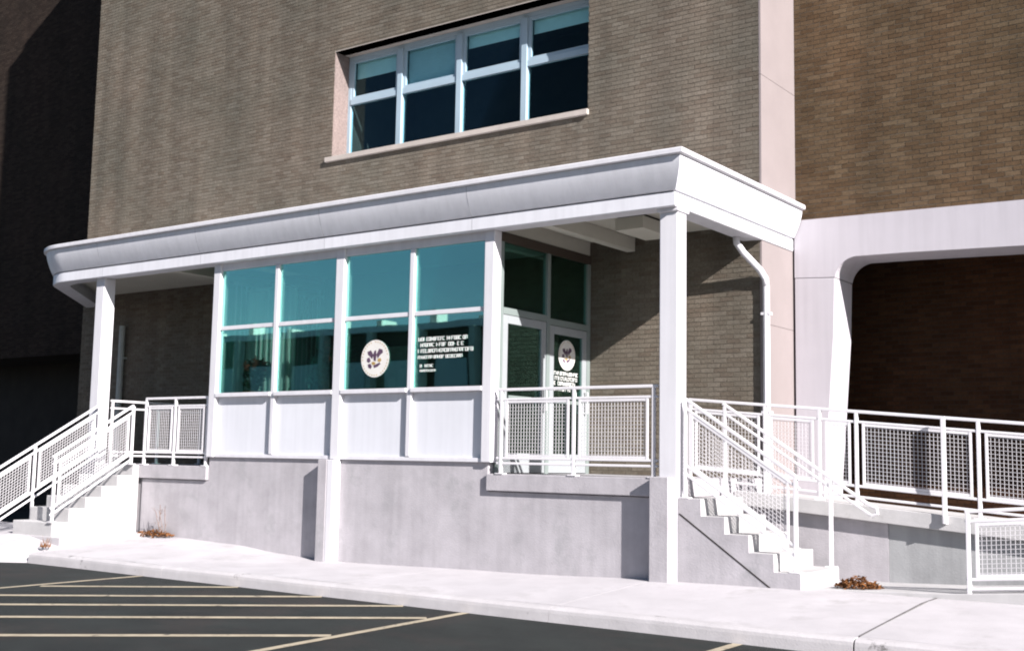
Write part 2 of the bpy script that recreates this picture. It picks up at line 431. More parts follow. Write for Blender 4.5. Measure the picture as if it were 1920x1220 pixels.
# ================================================================ BRICK BUILDING
YW = 2.4       # main front wall
YR = 3.55      # wing walls
bld = empty('brick_building', (-7, 6, -0.2), 'tall tan brick building with a four bay window above the white canopy', 'building')
BL, BH, JT = 0.195, 0.0640, 0.009
def brick_wall(name, origin, ulen, zlo, zhi, udir, ndir, holes, mat, picks=None, thick=0.24):
    """mortar backing (with openings) and every brick as real geometry on it"""
    o = Vector(origin); u = Vector(udir); n = Vector(ndir)
    # mortar backing pieces around the holes (one hole at most)
    mb = MB()
    def slab(u0, u1, z0, z1):
        if u1 - u0 < 1e-4 or z1 - z0 < 1e-4: return
        p = o + u * u0; q = o + u * u1 - n * thick
        mb.box((p.x, p.y, z0), (q.x, q.y, z1))
    if holes:
        h = holes[0]
        slab(0, h[0], zlo, zhi); slab(h[1], ulen, zlo, zhi); slab(h[0], h[1], zlo, h[2]); slab(h[0], h[1], h[3], zhi)
    else:
        slab(0, ulen, zlo, zhi)
    wall = mb.build(name, M['mortar_shaded'] if mat in (M['brick_shaded'], M['brick_shaded_red']) else M['mortar'], bld)
    V = []; singles = []
    c0 = int(math.floor(zlo / BH)); c1 = int(math.ceil(zhi / BH))
    for c in range(c0, c1):
        za = max(c * BH + JT / 2, zlo + .002); zb = min((c + 1) * BH - JT / 2, zhi)
        if zb - za < 0.012: continue
        off = (c % 2) * BL / 2
        k0 = -1; k1 = int(ulen / BL) + 1
        segs = [(0, ulen)]
        for h in holes:
            if za < h[3] - .002 and zb > h[2] + .002:
                segs = [(0, h[0]), (h[1], ulen)]
        for s0, s1 in segs:
            for k in range(k0, k1 + 1):
                ua = max(k * BL + off + JT / 2, s0); ub = min((k + 1) * BL + off - JT / 2, s1)
                if ub - ua < 0.02: continue
                full = abs(ub - ua - (BL - JT)) < 1e-4 and abs(zb - za - (BH - JT)) < 1e-4
                if picks and full and picks((ua + ub) / 2, (za + zb) / 2):
                    singles.append((ua, za)); continue
                V.append((ua, ub, za, zb))
    A = np.array(V)
    if len(A):
        nb = len(A)
        pr = 0.0040 + rng.uniform(-0.0012, 0.0012, nb)
        jz = rng.uniform(-0.0015, 0.0015, nb)
        on = np.array(o); un = np.array(u); nn = np.array(n)
        P = np.zeros((nb, 8, 3))
        for i, (uu, zz, f) in enumerate(((0, 2, 0), (1, 2, 0), (1, 3, 0), (0, 3, 0), (0, 2, 1), (1, 2, 1), (1, 3, 1), (0, 3, 1))):
            P[:, i, :] = on + A[:, uu][:, None] * un + (nn[None, :] * (pr if f else np.full(nb, -0.002))[:, None])
            P[:, i, 2] = A[:, zz] + jz
        F = np.array([(4, 5, 6, 7), (0, 1, 5, 4), (1, 2, 6, 5), (2, 3, 7, 6), (3, 0, 4, 7)])
        if np.dot(np.cross(un, (0, 0, 1)), nn) < 0: F = F[:, ::-1]
        faces = (np.arange(nb)[:, None, None] * 8 + F[None]).reshape(-1, 4)
        me = bpy.data.meshes.new('brick')
        Lw = np.array(world_loc(wall))
        me.vertices.add(nb * 8); me.vertices.foreach_set('co', (P.reshape(-1, 3) - Lw).ravel())
        me.loops.add(len(faces) * 4); me.loops.foreach_set('vertex_index', faces.ravel().astype(np.int32))
        me.polygons.add(len(faces))
        me.polygons.foreach_set('loop_start', np.arange(len(faces), dtype=np.int32) * 4)
        me.polygons.foreach_set('loop_total', np.full(len(faces), 4, dtype=np.int32))
        me.polygons.foreach_set('use_smooth', np.zeros(len(faces), dtype=bool))
        me.update(calc_edges=True); me.validate()
        me.materials.append(mat)
        ob = bpy.data.objects.new('brick', me); COL.objects.link(ob); ob.parent = wall
        ob['kind'] = 'stuff'
    if singles:
        p0 = Vector((0, 0, 0)); q0 = u * (BL - JT) + n * 0.0040
        mb1 = MB().box((p0 - n * 0.002)[:], (q0.x, q0.y, BH - JT))
        me = bpy.data.meshes.new('brick'); me.from_pydata(mb1.v, [], mb1.f); me.materials.append(mat)
        Lw = world_loc(wall)
        for ua, za in singles:
            b = bpy.data.objects.new('brick', me); COL.objects.link(b); b.parent = wall
            w = o + u * ua - Lw
            b.location = (w.x + n.x * random.uniform(-.0008, .0008), w.y + n.y * random.uniform(-.0008, .0008), za - Lw.z)
    return wall

WX0 = -15.09; WX1 = 0.05
WIN = (-8.03, -2.72, 6.56, 8.47)      # opening of the four bay window x0 x1 z0 z1
cnt = [0]
def pick_main(uc, zc):
    x = WX0 + uc
    if cnt[0] < 260 and -2.05 < x < -0.02 and 2.20 < zc < 3.72:
        cnt[0] += 1; return True
    return False
brick_wall('main_wall', (WX0, YW, 0), WX1 - WX0 - .032, -0.2, 17.3, (1, 0, 0), (0, -1, 0),
           [(WIN[0] - WX0, WIN[1] - WX0, WIN[2], WIN[3])], M['brick'], pick_main)
for z0_, z1_ in ((-0.2, 3.2), (3.203, 6.6), (6.603, 10.0), (10.003, 17.3)):
    bx('corner_return', (WX1 - .03, YW - .004, z0_), (WX1 + .004, YR + .04, z1_), M['sunlit_return'], bld, .004)  # brick end of the block, drawn smooth with sunlight in its colour
brick_wall('right_wing_wall', (WX1 + .006, YR, 0), 9.0, 4.735, 11.6, (1, 0, 0), (0, -1, 0), [], M['brick_brown'])
brick_wall('recess_wall', (WX1 - .2, 5.3, 0), 9.0, -0.2, 4.9, (1, 0, 0), (0, -1, 0), [], M['brick_shaded_red'])
YL = 5.7
brick_wall('left_wing_wall', (-28, YL, 0), 28 + WX0 + .19, 3.84, 14.5, (1, 0, 0), (0, -1, 0), [], M['brick_shaded'])
# roofs, backs and hidden sides so that the block is closed
mb = MB()
mb.box((WX0, YW + .25, 17.25), (WX1 - .21, 16, 17.45)); mb.box((WX0 + .01, YL + .3, -0.2), (WX0 + .19, 16, 17.25))
mb.box((WX0 + .2, 6.0, -0.2), (WX1 - .25, 6.2, 17.2)); mb.box((WX1 + .1, YR + .3, 11.4), (9, 16, 11.6)); mb.box((-28, YL + .3, 14.3), (WX0 - .01, 16, 14.49))
mb.build('roof_slab', M['dark'], bld)
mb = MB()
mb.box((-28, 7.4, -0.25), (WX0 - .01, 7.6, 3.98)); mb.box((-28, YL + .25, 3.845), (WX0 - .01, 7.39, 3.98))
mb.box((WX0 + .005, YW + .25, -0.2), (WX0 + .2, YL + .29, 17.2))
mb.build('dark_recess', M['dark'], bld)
mb = MB()
mb.box((WX1 - .19, 4.15, 4.6), (9, 5.29, 4.8)); mb.box((9.0, 3.6, -0.2), (9.2, 5.6, 4.8))
mb.build('recess_ceiling', M['soffit'], bld)

# white concrete portal frame (pier and beam) of the right wing
def arc(cx, cz, r, a0, a1, n=10):
    return [(cx + r * math.cos(math.radians(a0 + (a1 - a0) * k / n)), cz + r * math.sin(math.radians(a0 + (a1 - a0) * k / n))) for k in range(n + 1)]
PY0, PY1 = 3.42, 4.10
pier = [(0.085, -0.2), (0.44, -0.2), (0.50, 1.2), (0.575, 2.2), (0.64, 3.1), (0.665, 3.9), (0.085, 3.93)]
M['portal'] = surf('portal_concrete', (0.50, 0.475, 0.51), 0.05, 0.8, 0.7, 0.06, 30, streak=0.06)
MB().prism(pier, 'y', PY0, PY1).build('pier', M['portal'], bld, 0.01)
beam = [(0.085, 3.938), (0.666, 3.908)] + arc(0.98, 3.86, 0.315, 172, 95, 9) + [(1.6, 4.165), (3.2, 4.12), (9.0, 4.00), (9.0, 4.63), (3.15, 4.705), (0.085, 4.752)]
MB().prism(beam, 'y', PY0, PY1).build('portal_beam', M['portal'], bld, 0.01)

# four bay window with its frame, panes and blinds
fy = 2.76
win = MB()
x0, x1, z0, z1 = WIN
win.box((x0, fy, z1 - .07), (x1, fy + .07, z1)); win.box((x0, fy, z0), (x1, fy + .07, z0 + .04))
win.box((x0, fy, z0 + .04), (x0 + .07, fy + .07, z1 - .07)); win.box((x1 - .07, fy, z0 + .04), (x1, fy + .07, z1 - .07))
win = win.build('window', M['frame'], bld, 0.004)
bx('limestone_sill', (x0 - .12, YW - .06, z0 - .085), (x1 + .02, fy + .04, z0), M['limestone'], win, .006)
bx('reveal', (x0 - .004, YW + .001, z0 + .001), (x0 + .006, fy - .001, z1 - .001), M['brick_sunlit'], win)
bx('lintel', (x0, YW - .001, z1), (x1, fy + .1, z1 + .012), M['limestone'], win)
mull = [-6.79, -5.48, -4.15]
for mx_ in mull:
    bx('mullion', (mx_ - .055, fy - .03, z0 + .041), (mx_ + .055, fy + .069, z1 - .071), M['frame'], win, .005)
edges = [x0 + .07] + mull + [x1 - .07]
zmid = 7.63
for i in range(4):
    a = edges[i] + (.055 if i else 0); b = edges[i + 1] - (.055 if i < 3 else 0)
    bx('meeting_rail', (a + .001, fy - .012, zmid - .05), (b - .001, fy + .065, zmid + .05), M['frame'], win, .004)
    mb = MB()       # opening sash of the upper light
    for (c, d) in (((a + .002, zmid + .052), (a + .06, z1 - .073)), ((b - .06, zmid + .052), (b - .002, z1 - .073)), ((a + .06, zmid + .052), (b - .06, zmid + .10)), ((a + .06, z1 - .125), (b - .06, z1 - .073))):
        mb.box((c[0], fy + .006, c[1]), (d[0], fy + .055, d[1]))
    mb.build('sash', M['frame'], win, .003)
    bx('pane', (a + .055, fy + .035, zmid + .09), (b - .055, fy + .041, z1 - .12), M['glass_up'], win)
    bx('pane', (a + .001, fy + .035, z0 + .041), (b - .001, fy + .041, zmid - .049), M['glass_up'], win)
    drop = [0.33, 0.70, 0.25, 0.27][i]
    bl = MB(); zt = z1 - .10
    nsl = max(3, int(drop / .05))
    for k in range(nsl):
        zc = zt - k * drop / nsl
        bl.bar((a + .05, fy + .10, zc), (b - .05, fy + .10, zc), 0.006, drop / nsl * .96)
    bl.build('blind', M['blind'] if i == 1 else M['blind_light'], win)
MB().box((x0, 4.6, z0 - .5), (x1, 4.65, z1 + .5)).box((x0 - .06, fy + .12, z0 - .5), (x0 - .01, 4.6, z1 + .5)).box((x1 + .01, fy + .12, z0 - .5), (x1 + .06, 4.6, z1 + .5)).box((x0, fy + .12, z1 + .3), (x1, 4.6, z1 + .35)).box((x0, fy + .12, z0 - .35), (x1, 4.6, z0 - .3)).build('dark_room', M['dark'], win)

# ================================================================ CONCRETE PLATFORM
plat = empty('concrete_platform', (-4, 1, -0.2), 'raised grey concrete base wall under the glazed entrance and its landings', 'platform')
FW = 0.070          # face of the base wall
PZ = 1.16
MB().prism([(-9.75, -.25), (-.24, -.25), (-.24, .935), (-2.70, .935), (-2.70, 1.30), (-8.12, 1.30), (-8.12, .935), (-9.75, .935)], 'y', FW, 2.38).build('base_wall', M['concrete'], plat, 0.006)
bx('landing_slab', (-2.695, FW - .05, 0.945), (0.055, 2.38, PZ), M['concrete'], plat, 0.01)
bx('landing_slab', (-11.35, FW - .045, 0.945), (-8.125, 2.38, PZ), M['concrete'], plat, 0.01)
MB().box((-11.3, FW + .02, -0.25), (-9.755, 2.38, 0.935)).build('base_wall', M['concrete'], plat, 0.008)
MB().box((-0.235, FW + .02, -0.25), (0.05, 2.38, 0.94)).build('base_wall', M['concrete'], plat)
bx('pier', (-0.25, -0.10, -0.25), (-0.005, FW - .053, 1.175), M['concrete'], plat, 0.008)
bx('pier', (-0.25, FW - .053, -0.25), (-0.19, FW + .06, 0.94), M['concrete'], plat)
bx('pier', (-5.60, -0.09, -0.25), (-5.425, FW + .01, 1.30), M['concrete'], plat, 0.008)

# ================================================================ CANOPY
can = empty('entrance_canopy', (-5, 1, 4.3), 'long white painted entrance canopy with a curved cornice on slim columns', 'canopy')
# plan path (line at offset 0), from the wall at the right round the corner to the left end at the wall
path = [(-0.02, 3.40), (-0.02, 0.0), (-12.0, 0.0)]
R_ = 1.05
for k in range(1, 11):
    a = math.radians(45 * k / 10)
    path.append((-12.0 - R_ * math.sin(a), R_ * (1 - math.cos(a))))
lx, ly = path[-1]
path.append((lx - (2.39 - ly), 2.39))
def offs(o):
    out = []
    n = len(path)
    for i, p in enumerate(path):
        p = Vector(p)
        ns = []
        if i > 0: d = (p - Vector(path[i - 1])).normalized(); ns.append(Vector((-d.y, d.x)))
        if i < n - 1: d = (Vector(path[i + 1]) - p).normalized(); ns.append(Vector((-d.y, d.x)))
        nn = sum(ns, Vector((0, 0))); nn.normalize()
        k = 1 / max(0.3, nn.dot(ns[0]))
        # outward = to the right side when walking -> choose sign so that the corner grows outwards
        out.append(p - nn * o * k * -1 if False else p + nn * (-o) * k)
    return out
t_ = offs(0.1)
SGN = 1 if t_[1].y < 0 and t_[1].x > -0.02 else -1
def sweep(prof, name, mat, smooth=False, close=True):
    rings = [offs(SGN * o) for o, z in prof]
    vs = []; fs = []; n = len(path); k = len(prof)
    for i in range(n):
        for j in range(k):
            vs.append((rings[j][i].x, rings[j][i].y, prof[j][1]))
    for i in range(n - 1):
        for j in range(k if close else k - 1):
            j2 = (j + 1) % k
            fs.append((i * k + j, i * k + j2, (i + 1) * k + j2, (i + 1) * k + j))
    if close:
        fs.append(tuple(range(k))); fs.append(tuple(range((n - 1) * k, n * k))[::-1])
    o = MB().add(vs, fs).build(name, mat, can)
    if smooth:
        for p in o.data.polygons: p.use_smooth = True
        md = o.modifiers.new('split', 'EDGE_SPLIT'); md.split_angle = math.radians(32)
    return o
sweep([(-0.20, 4.325), (0.085, 4.315), (0.095, 4.325), (0.095, 4.475), (0.085, 4.485), (-0.20, 4.485)], 'fascia_band', M['fascia'])
cove = [(0.060, 4.488), (0.065, 4.497)]
for k in range(0, 15):
    t = 1 - k / 14
    cove.append((0.235 - 0.125 * t ** 1.6, 4.505 + 0.375 * (1 - t)))
cove = [(-0.20, 4.49)] + cove + [(-0.20, 4.881)]
sweep(cove, 'cornice', M['fascia'], smooth=True)
sweep([(-0.20, 4.885), (0.262, 4.885), (0.282, 4.895), (0.282, 4.945), (0.270, 4.957), (-0.20, 4.975)], 'roof_edge', M['paint'])
# sheet joints of the painted fascia
for xj in (-2.92, -5.62, -8.35, -10.9):
    pr_ = [(-(o + .0015), z) for o, z in cove[1:-1]]
    MB().prism([(-.06, 4.50)] + pr_ + [(-.06, 4.878)], 'x', xj - .003, xj + .003).build('sheet_joint', M['joint'], can)
    MB().box((xj - .003, -.0965, 4.326), (xj + .003, -.05, 4.474)).build('sheet_joint', M['joint'], can)
# roof and soffit
ip = [(-0.145, 0.205), (-0.145, 2.385), (-15.0, 2.385)]
inner = offs(SGN * -0.205)
poly = [(inner[0].x, 2.385)] + [(p.x, p.y) for p in inner[1:-1]] + [(inner[-1].x + .02, 2.385)]
MB().prism(poly, 'z', 4.90, 4.98).build('roof', M['fascia'], can)
MB().prism(poly, 'z', 4.53, 4.58).build('soffit', M['soffit'], can)
bx('soffit_beam', (-2.02, 0.205, 4.33), (-1.88, 2.38, 4.528), M['soffit'], can, .006)
bx('soffit_beam', (-9.6, 0.205, 4.36), (-9.45, 2.38, 4.528), M['soffit'], can, .006)
bx('soffit_box', (-1.36, 0.95, 4.335), (-0.94, 1.75, 4.50), M['soffit'], can, .006)
bx('soffit_trim', (-1.34, 0.965, 4.50), (-0.955, 1.73, 4.528), M['dark'], can)
# columns
cp = bx('column', (-0.18, 0.0, -0.25), (0.06, 0.225, 4.328), M['paint'], can, .012)
bx('capital', (-0.20, -0.03, 4.27), (0.085, 0.25, 4.327), M['paint'], cp, .01)
cp = bx('column', (-11.19, 0.0, PZ + .002), (-10.96, 0.225, 4.328), M['paint'], can, .012)
bx('conduit_post', (-0.115, 2.16, PZ), (-0.085, 2.19, 1.9), M['paint'], can) if False else None

# ================================================================ GLAZED VESTIBULE
ves = empty('glass_vestibule', (-5.3, 1.2, 1.3), 'white framed glass vestibule with tinted panes, white panels and a round seal', 'vestibule')
VX0, VX1 = -8.13, -2.62
GY = 0.058
ZT = 4.327
bx('post', (-2.78, 0.005, 1.302), (-2.62, 0.17, ZT), M['paint'], ves, .012)
bx('post', (-8.13, 0.005, 1.302), (-7.97, 0.17, ZT), M['paint'], ves, .012)
bx('post', (-5.47, 0.005, 1.302), (-5.30, 0.17, ZT), M['paint'], ves, .012)
bx('post_foot', (-5.42, -0.085, -0.2), (-5.30, FW - .001, 1.299), M['paint'], ves, .008)
bays = [(-7.97, -6.75), (-6.67, -5.47), (-5.30, -4.075), (-3.995, -2.78)]
for a, b in ((-6.75, -6.67), (-4.075, -3.995)):
    bx('mullion', (a, 0.022, 1.36), (b, 0.15, 4.20), M['paint'], ves, .006)
for a, b in ((-7.969, -5.471), (-5.299, -2.781)):
    bx('head_rail', (a, 0.03, 4.203), (b, 0.16, ZT), M['paint'], ves, .006)
    bx('bottom_rail', (a, 0.03, 1.302), (b, 0.15, 1.358), M['paint'], ves, .006)
for i, (a, b) in enumerate(bays):
    bx('mid_rail', (a + .001, 0.035, 3.265), (b - .001, 0.15, 3.325), M['paint'], ves, .005)
    bx('sill_rail', (a + .001, -0.005, 2.225), (b - .001, 0.14, 2.285), M['paint'], ves, .005)
    bx('pane', (a + .001, GY, 3.326), (b - .001, GY + .008, 4.202), M['glass'], ves)
    bx('pane', (a + .001, GY, 2.286), (b - .001, GY + .008, 3.264), M['glass'], ves)
    bx('spandrel_panel', (a + .002, 0.075, 1.359), (b - .002, 0.10, 2.224), M['panel'], ves)
# panel above the doors up to the soffit, side framing of the door wall
DX = -2.62
bx('top_panel', (-2.70, 0.205, 4.332), (-2.64, 2.38, 4.528), M['soffit'], ves)
bx('door_header', (-2.69, 0.172, 4.20), (-2.625, 2.385, ZT), M['bronze'], ves, .004)
bx('jamb', (-2.69, 2.30, PZ), (-2.625, 2.385, 4.198), M['greenframe'], ves, .004)
bx('jamb', (-2.69, 0.172, PZ), (-2.625, 0.24, 4.198), M['greenframe'], ves, .004)
bx('center_jamb', (-2.695, 1.255, PZ), (-2.620, 1.335, 4.198), M['greenframe'], ves, .004)
bx('transom_bar', (-2.69, 0.241, 3.24), (-2.622, 1.254, 3.33), M['greenframe'], ves, .004)
bx('transom_bar', (-2.69, 1.336, 3.21), (-2.622, 2.299, 3.30), M['greenframe'], ves, .004)
bx('transom_pane', (-2.665, 0.241, 3.331), (-2.657, 1.254, 4.199), M['glass_door'], ves)
bx('transom_pane', (-2.665, 1.336, 3.301), (-2.657, 2.299, 4.199), M['glass_door'], ves)
for a, b, zt in ((0.245, 1.250, 3.235), (1.340, 2.295, 3.205)):
    d = MB()
    d.box((-2.675, a, PZ + .012), (-2.630, a + .11, zt)); d.box((-2.675, b - .11, PZ + .012), (-2.630, b, zt))
    d.box((-2.675, a + .11, zt - .11), (-2.630, b - .11, zt)); d.box((-2.675, a + .11, PZ + .012), (-2.630, b - .11, PZ + .27))
    d = d.build('door', M['doorpaint'], ves, .004)
    bx('pane', (-2.658, a + .109, PZ + .269), (-2.650, b - .109, zt - .109), M['glass_door'], d)
    MB().tube([(-2.63, b - .06, 2.02), (-2.57, b - .06, 2.02), (-2.57, b - .06, 2.32), (-2.63, b - .06, 2.32)], .012, 8).build('handle', M['metal'], d)
    bx('push_bar', (-2.626, a + .12, 2.13), (-2.60, b - .13, 2.18), M['greenframe'], d, .004)
# left end wall, glazed
bx('jamb', (-8.12, 2.28, 1.302), (-8.03, 2.385, ZT), M['greenframe'], ves)
bx('head_rail', (-8.12, 0.171, 4.20), (-8.03, 2.279, ZT), M['greenframe'], ves)
bx('bottom_rail', (-8.12, 0.171, 1.302), (-8.03, 2.279, 1.40), M['greenframe'], ves)
bx('mullion', (-8.12, 1.20, 1.401), (-8.03, 1.28, 4.199), M['greenframe'], ves)
bx('pane', (-8.08, 0.171, 1.401), (-8.072, 1.199, 4.199), M['glass'], ves)
bx('pane', (-8.08, 1.281, 1.401), (-8.072, 2.279, 4.199), M['glass'], ves)
bx('ceiling', (-8.02, 0.21, 4.40), (-2.71, 2.37, 4.45), M['inner'], ves)
bx('inner_wall', (-8.02, 2.33, 1.31), (-2.71, 2.385, 4.399), M['innerbrown'], ves)
bx('floor', (-8.0, 0.16, 1.301), (-2.72, 2.32, 1.312), M['innerdark'], ves)
d = bx('inner_door', (-5.35, 2.27, 1.315), (-3.10, 2.325, 3.55), M['innerdark'], ves, .01)
for a in (-5.2, -4.12):
    bx('inner_door_glass', (a, 2.262, 2.1), (a + .92, 2.269, 3.4), M['dark'], d)
bx('inner_door_stile', (-4.24, 2.255, 1.32), (-4.16, 2.269, 3.5), M['pole'], d)
# round seals, built flat on the glass
def seal(center, udir, ndir, r, parent):
    c = Vector(center); u = Vector(udir); n = Vector(ndir); w = Vector((0, 0, 1))
    def disc(rad, d0, d1, seg=28, cu=0, cw=0, sx=1, sz=1, a0=0, a1=360):
        k = seg if a1 - a0 == 360 else seg + 1
        pts = [(cu + rad * sx * math.cos(math.radians(a0 + (a1 - a0) * i / seg)), cw + rad * sz * math.sin(math.radians(a0 + (a1 - a0) * i / seg))) for i in range(k)]
        vs = [c + u * a + w * b + n * d0 for a, b in pts] + [c + u * a + w * b + n * d1 for a, b in pts]
        fs = [tuple(range(k))[::-1], tuple(range(k, 2 * k))] + [(i, (i + 1) % k, k + (i + 1) % k, k + i) for i in range(k)]
        return vs, fs
    def shape(pts, d0, d1):
        k = len(pts)
        vs = [c + u * a * r + w * b * r + n * d0 for a, b in pts] + [c + u * a * r + w * b * r + n * d1 for a, b in pts]
        return vs, [tuple(range(k))[::-1], tuple(range(k, 2 * k))] + [(i, (i + 1) % k, k + (i + 1) % k, k + i) for i in range(k)]
    o = MB().add(*disc(r, .001, .003)).build('round_seal', M['seal'], parent)
    # ring of small letter-like marks
    mb = MB()
    for i in range(34):
        a = math.radians(i * 360 / 34 + 4)
        if i % 9 == 0: continue
        p = c + (u * math.cos(a) + w * math.sin(a)) * r * .86 + n * .004
        q = p + (u * math.cos(a) + w * math.sin(a)) * r * .07
        mb.bar(p, q, r * .05, .001, n)
    mb.build('ring_marks', M['sealgold'], o)
    mb = MB()       # bird with spread wings over a ribbon
    mb.add(*shape([(-.08, -.1), (-.14, .2), (-.05, .42), (.06, .44), (.1, .2), (.06, -.15)], .0035, .005))
    mb.add(*shape([(-.12, .2), (-.3, .45), (-.55, .38), (-.50, .22), (-.35, .12), (-.2, -.02)], .0035, .005))
    mb.add(*shape([(.1, .2), (.28, .52), (.52, .46), (.56, .30), (.38, .2), (.2, .0)], .0035, .005))
    mb.add(*shape([(-.56, .02), (-.4, .08), (-.3, -.12), (-.42, -.22), (-.58, -.14)], .0035, .005))
    mb.add(*shape([(-.5, -.3), (-.32, -.26), (-.2, -.42), (-.28, -.54), (-.46, -.46)], .0035, .005))
    mb.add(*shape([(-.1, -.36), (.1, -.3), (.34, -.22), (.4, -.3), (.2, -.44), (-.05, -.5)], .0035, .005))
    mb.build('emblem', M['sealink'], o)
    mb = MB()
    mb.add(*shape([(.2, -.02), (.4, .02), (.46, -.12), (.34, -.2), (.2, -.16)], .0035, .005))
    mb.add(*shape([(-.24, -.2), (-.1, -.16), (.08, -.24), (-.04, -.34), (-.2, -.32)], .0035, .005))
    mb.build('shield', M['sealgold'], o)
seal((-4.70, GY - .002, 2.71), (1, 0, 0), (0, -1, 0), 0.262, ves)
seal((-2.648, 1.80, 2.82), (0, 1, 0), (1, 0, 0), 0.215, ves)
# vinyl lettering, too small to read in the photograph: rows of letter-sized strokes
def letters(row_specs, P, name='lettering'):
    for (a0, a1, z, h) in row_specs:
        mb = MB()
        x = a0
        while x < a1:
            w = h * random.uniform(.55, .8)
            if random.random() < .12: x += w * .8; continue
            t = h * .15
            mb.box(*P(x, z, x + t, z + h))
            if random.random() < .75: mb.box(*P(x + t, z + h - t, x + w, z + h))
            if random.random() < .5: mb.box(*P(x + t, z, x + w, z + t))
            if random.random() < .45: mb.box(*P(x + w - t, z + t, x + w, z + h - t))
            if random.random() < .5: mb.box(*P(x + t, z + h * .42, x + w - t, z + h * .42 + t))
            x += w * 1.18
        mb.build('text_line', M['letter'], ves, fix=False)['kind'] = 'stuff'
Pf = lambda a, z, b, z2: ((a, GY - .004, z), (b, GY - .001, z2))
letters([(-3.92, -3.10, 2.915, .052), (-3.88, -3.16, 2.835, .052), (-3.92, -2.99, 2.755, .052), (-3.92, -3.16, 2.675, .045), (-3.88, -3.66, 2.56, .04), (-3.88, -3.62, 2.50, .03)], Pf)
Pd = lambda a, z, b, z2: ((-2.649, a, z), (-2.646, b, z2))
letters([(1.48, 2.06, 2.53, .05), (1.50, 2.1, 2.46, .05), (1.48, 2.0, 2.39, .05), (1.48, 1.9, 2.31, .045)], Pd, 'lettering')

# ---- things inside the vestibule
vb = empty('vertical_blind', (-7.93, 1.2, 4.0), 'pale vertical slat blind hanging behind the leftmost tinted panes', 'blind')
bx('head_track', (-7.96, 0.25, 4.02), (-7.90, 2.2, 4.07), M['pole'], vb)
for k in range(18):
    y = 0.30 + k * .105
    MB().bar((-7.93, y, 1.45), (-7.93, y, 4.018), 0.085, 0.004, (0.6, 0.8, 0)).build('slat', M['blind'], vb)
def leafy(name, loc, h, r, nleaf, label, mat_leaf, flowers=0):
    t = empty(name, loc, label, 'plant')
    x, y, z = loc
    MB().tube([(x, y, z), (x, y, z + .30)], .15, 12).build('pot', M['pot'], t)
    mb = MB(); st = MB()
    for k in range(nleaf):
        a = random.uniform(0, 2 * math.pi); rr = r * math.sqrt(random.random()); zz = z + .3 + h * random.random()
        p = Vector((x + rr * math.cos(a), y + rr * math.sin(a) * .7, zz))
        d = Vector((math.cos(a), math.sin(a), random.uniform(-.2, .9))).normalized(); s_ = d.cross(Vector((0, 0, 1))).normalized()
        L = random.uniform(.08, .17); w = L * .32
        mb.add([p, p + d * L * .5 + s_ * w + Vector((0, 0, .01)), p + d * L, p + d * L * .5 - s_ * w], [(0, 1, 2, 3)])
    for k in range(9):
        a = random.uniform(0, 2 * math.pi)
        st.bar((x, y, z + .25), (x + .6 * r * math.cos(a), y + .4 * r * math.sin(a), z + .3 + h * random.uniform(.4, .9)), .012)
    mb.build('foliage', mat_leaf, t, fix=False); st.build('stem', M['twig'], t)
    if flowers:
        fb = MB()
        for k in range(flowers):
            a = random.uniform(0, 6.28); p = Vector((x + .16 * math.cos(a), y + .12 * math.sin(a), z + .3 + h * random.uniform(.8, 1.1)))
            for q in range(7):
                b = q * 2 * math.pi / 7
                d = Vector((math.cos(b), .3, math.sin(b)))
                fb.add([p, p + d * .05 + Vector((.02, 0, .02)), p + d * .09, p + d * .05 - Vector((.02, 0, .02))], [(0, 1, 2, 3)])
        fb.build('flower', M['flower'], t, fix=False)
    return t
cu = empty('curtain', (-7.4, .5, 3.9), 'pale pleated curtain hanging behind the far left pane of the vestibule', 'curtain')
bx('curtain_rod', (-7.92, .505, 3.93), (-6.72, .535, 3.96), M['pole'], cu)
vs = []; fs = []; nn_ = 90
for k in range(nn_ + 1):
    x = -7.9 + 1.12 * k / nn_; y = .52 + .035 * math.sin(k * .62) + .012 * math.sin(k * 1.7)
    for z in (1.34, 2.6, 3.92): vs.append((x, y + (.01 * math.sin(k * .3) if z < 3 else 0), z))
for k in range(nn_):
    for j in range(2): fs.append((k * 3 + j, k * 3 + j + 3, k * 3 + j + 4, k * 3 + j + 1))
o = MB().add(vs, fs).build('fabric', M['blind_light'], cu, smooth=True)
sd = o.modifiers.new('thickness', 'SOLIDIFY'); sd.thickness = .004
leafy('potted_plant', (-7.45, .29, 2.02), .44, .13, 120, 'red flowering potted plant behind the far left pane of the vestibule', M['leaf'], 11)
leafy('potted_plant', (-6.35, .95, 1.62), 1.1, .40, 240, 'tall dark leafy potted plant behind the second pane from the left', M['leaf'], 8)
st_ = empty('plant_table', (-7.45, .27, 1.312), 'small dark table under the red flowering plant inside the vestibule', 'table')
bx('tabletop', (-7.75, .17, 1.97), (-7.15, .44, 2.018), M['innerdark'], st_)
for sx in (-7.74, -7.20):
    for sy in (.18, .39): bx('leg', (sx, sy, 1.314), (sx + .04, sy + .04, 1.968), M['innerdark'], st_)
st_ = empty('plant_stand', (-6.35, .95, 1.312), 'low dark stand under the tall leafy plant inside the vestibule', 'stand')
bx('top', (-6.6, .72, 1.575), (-6.1, 1.18, 1.618), M['innerdark'], st_); bx('leg', (-6.45, .85, 1.314), (-6.25, 1.05, 1.574), M['innerdark'], st_)
nb = empty('notice_board', (-6.1, 2.30, 2.6), 'pale green notice board on the back wall inside the vestibule', 'board')
bx('panel', (-6.75, 2.30, 2.0), (-5.65, 2.328, 3.15), M['board'], nb)
for k in range(5): bx('paper', (-6.65 + k * .2, 2.294, 2.3 + .12 * (k % 2)), (-6.5 + k * .2, 2.299, 2.5 + .14 * (k % 3)), M['seal'], nb)
M['teal'] = surf('teal_foliage', (0.16, 0.36, 0.33), 0.4, 25, 0.7, 0.0)
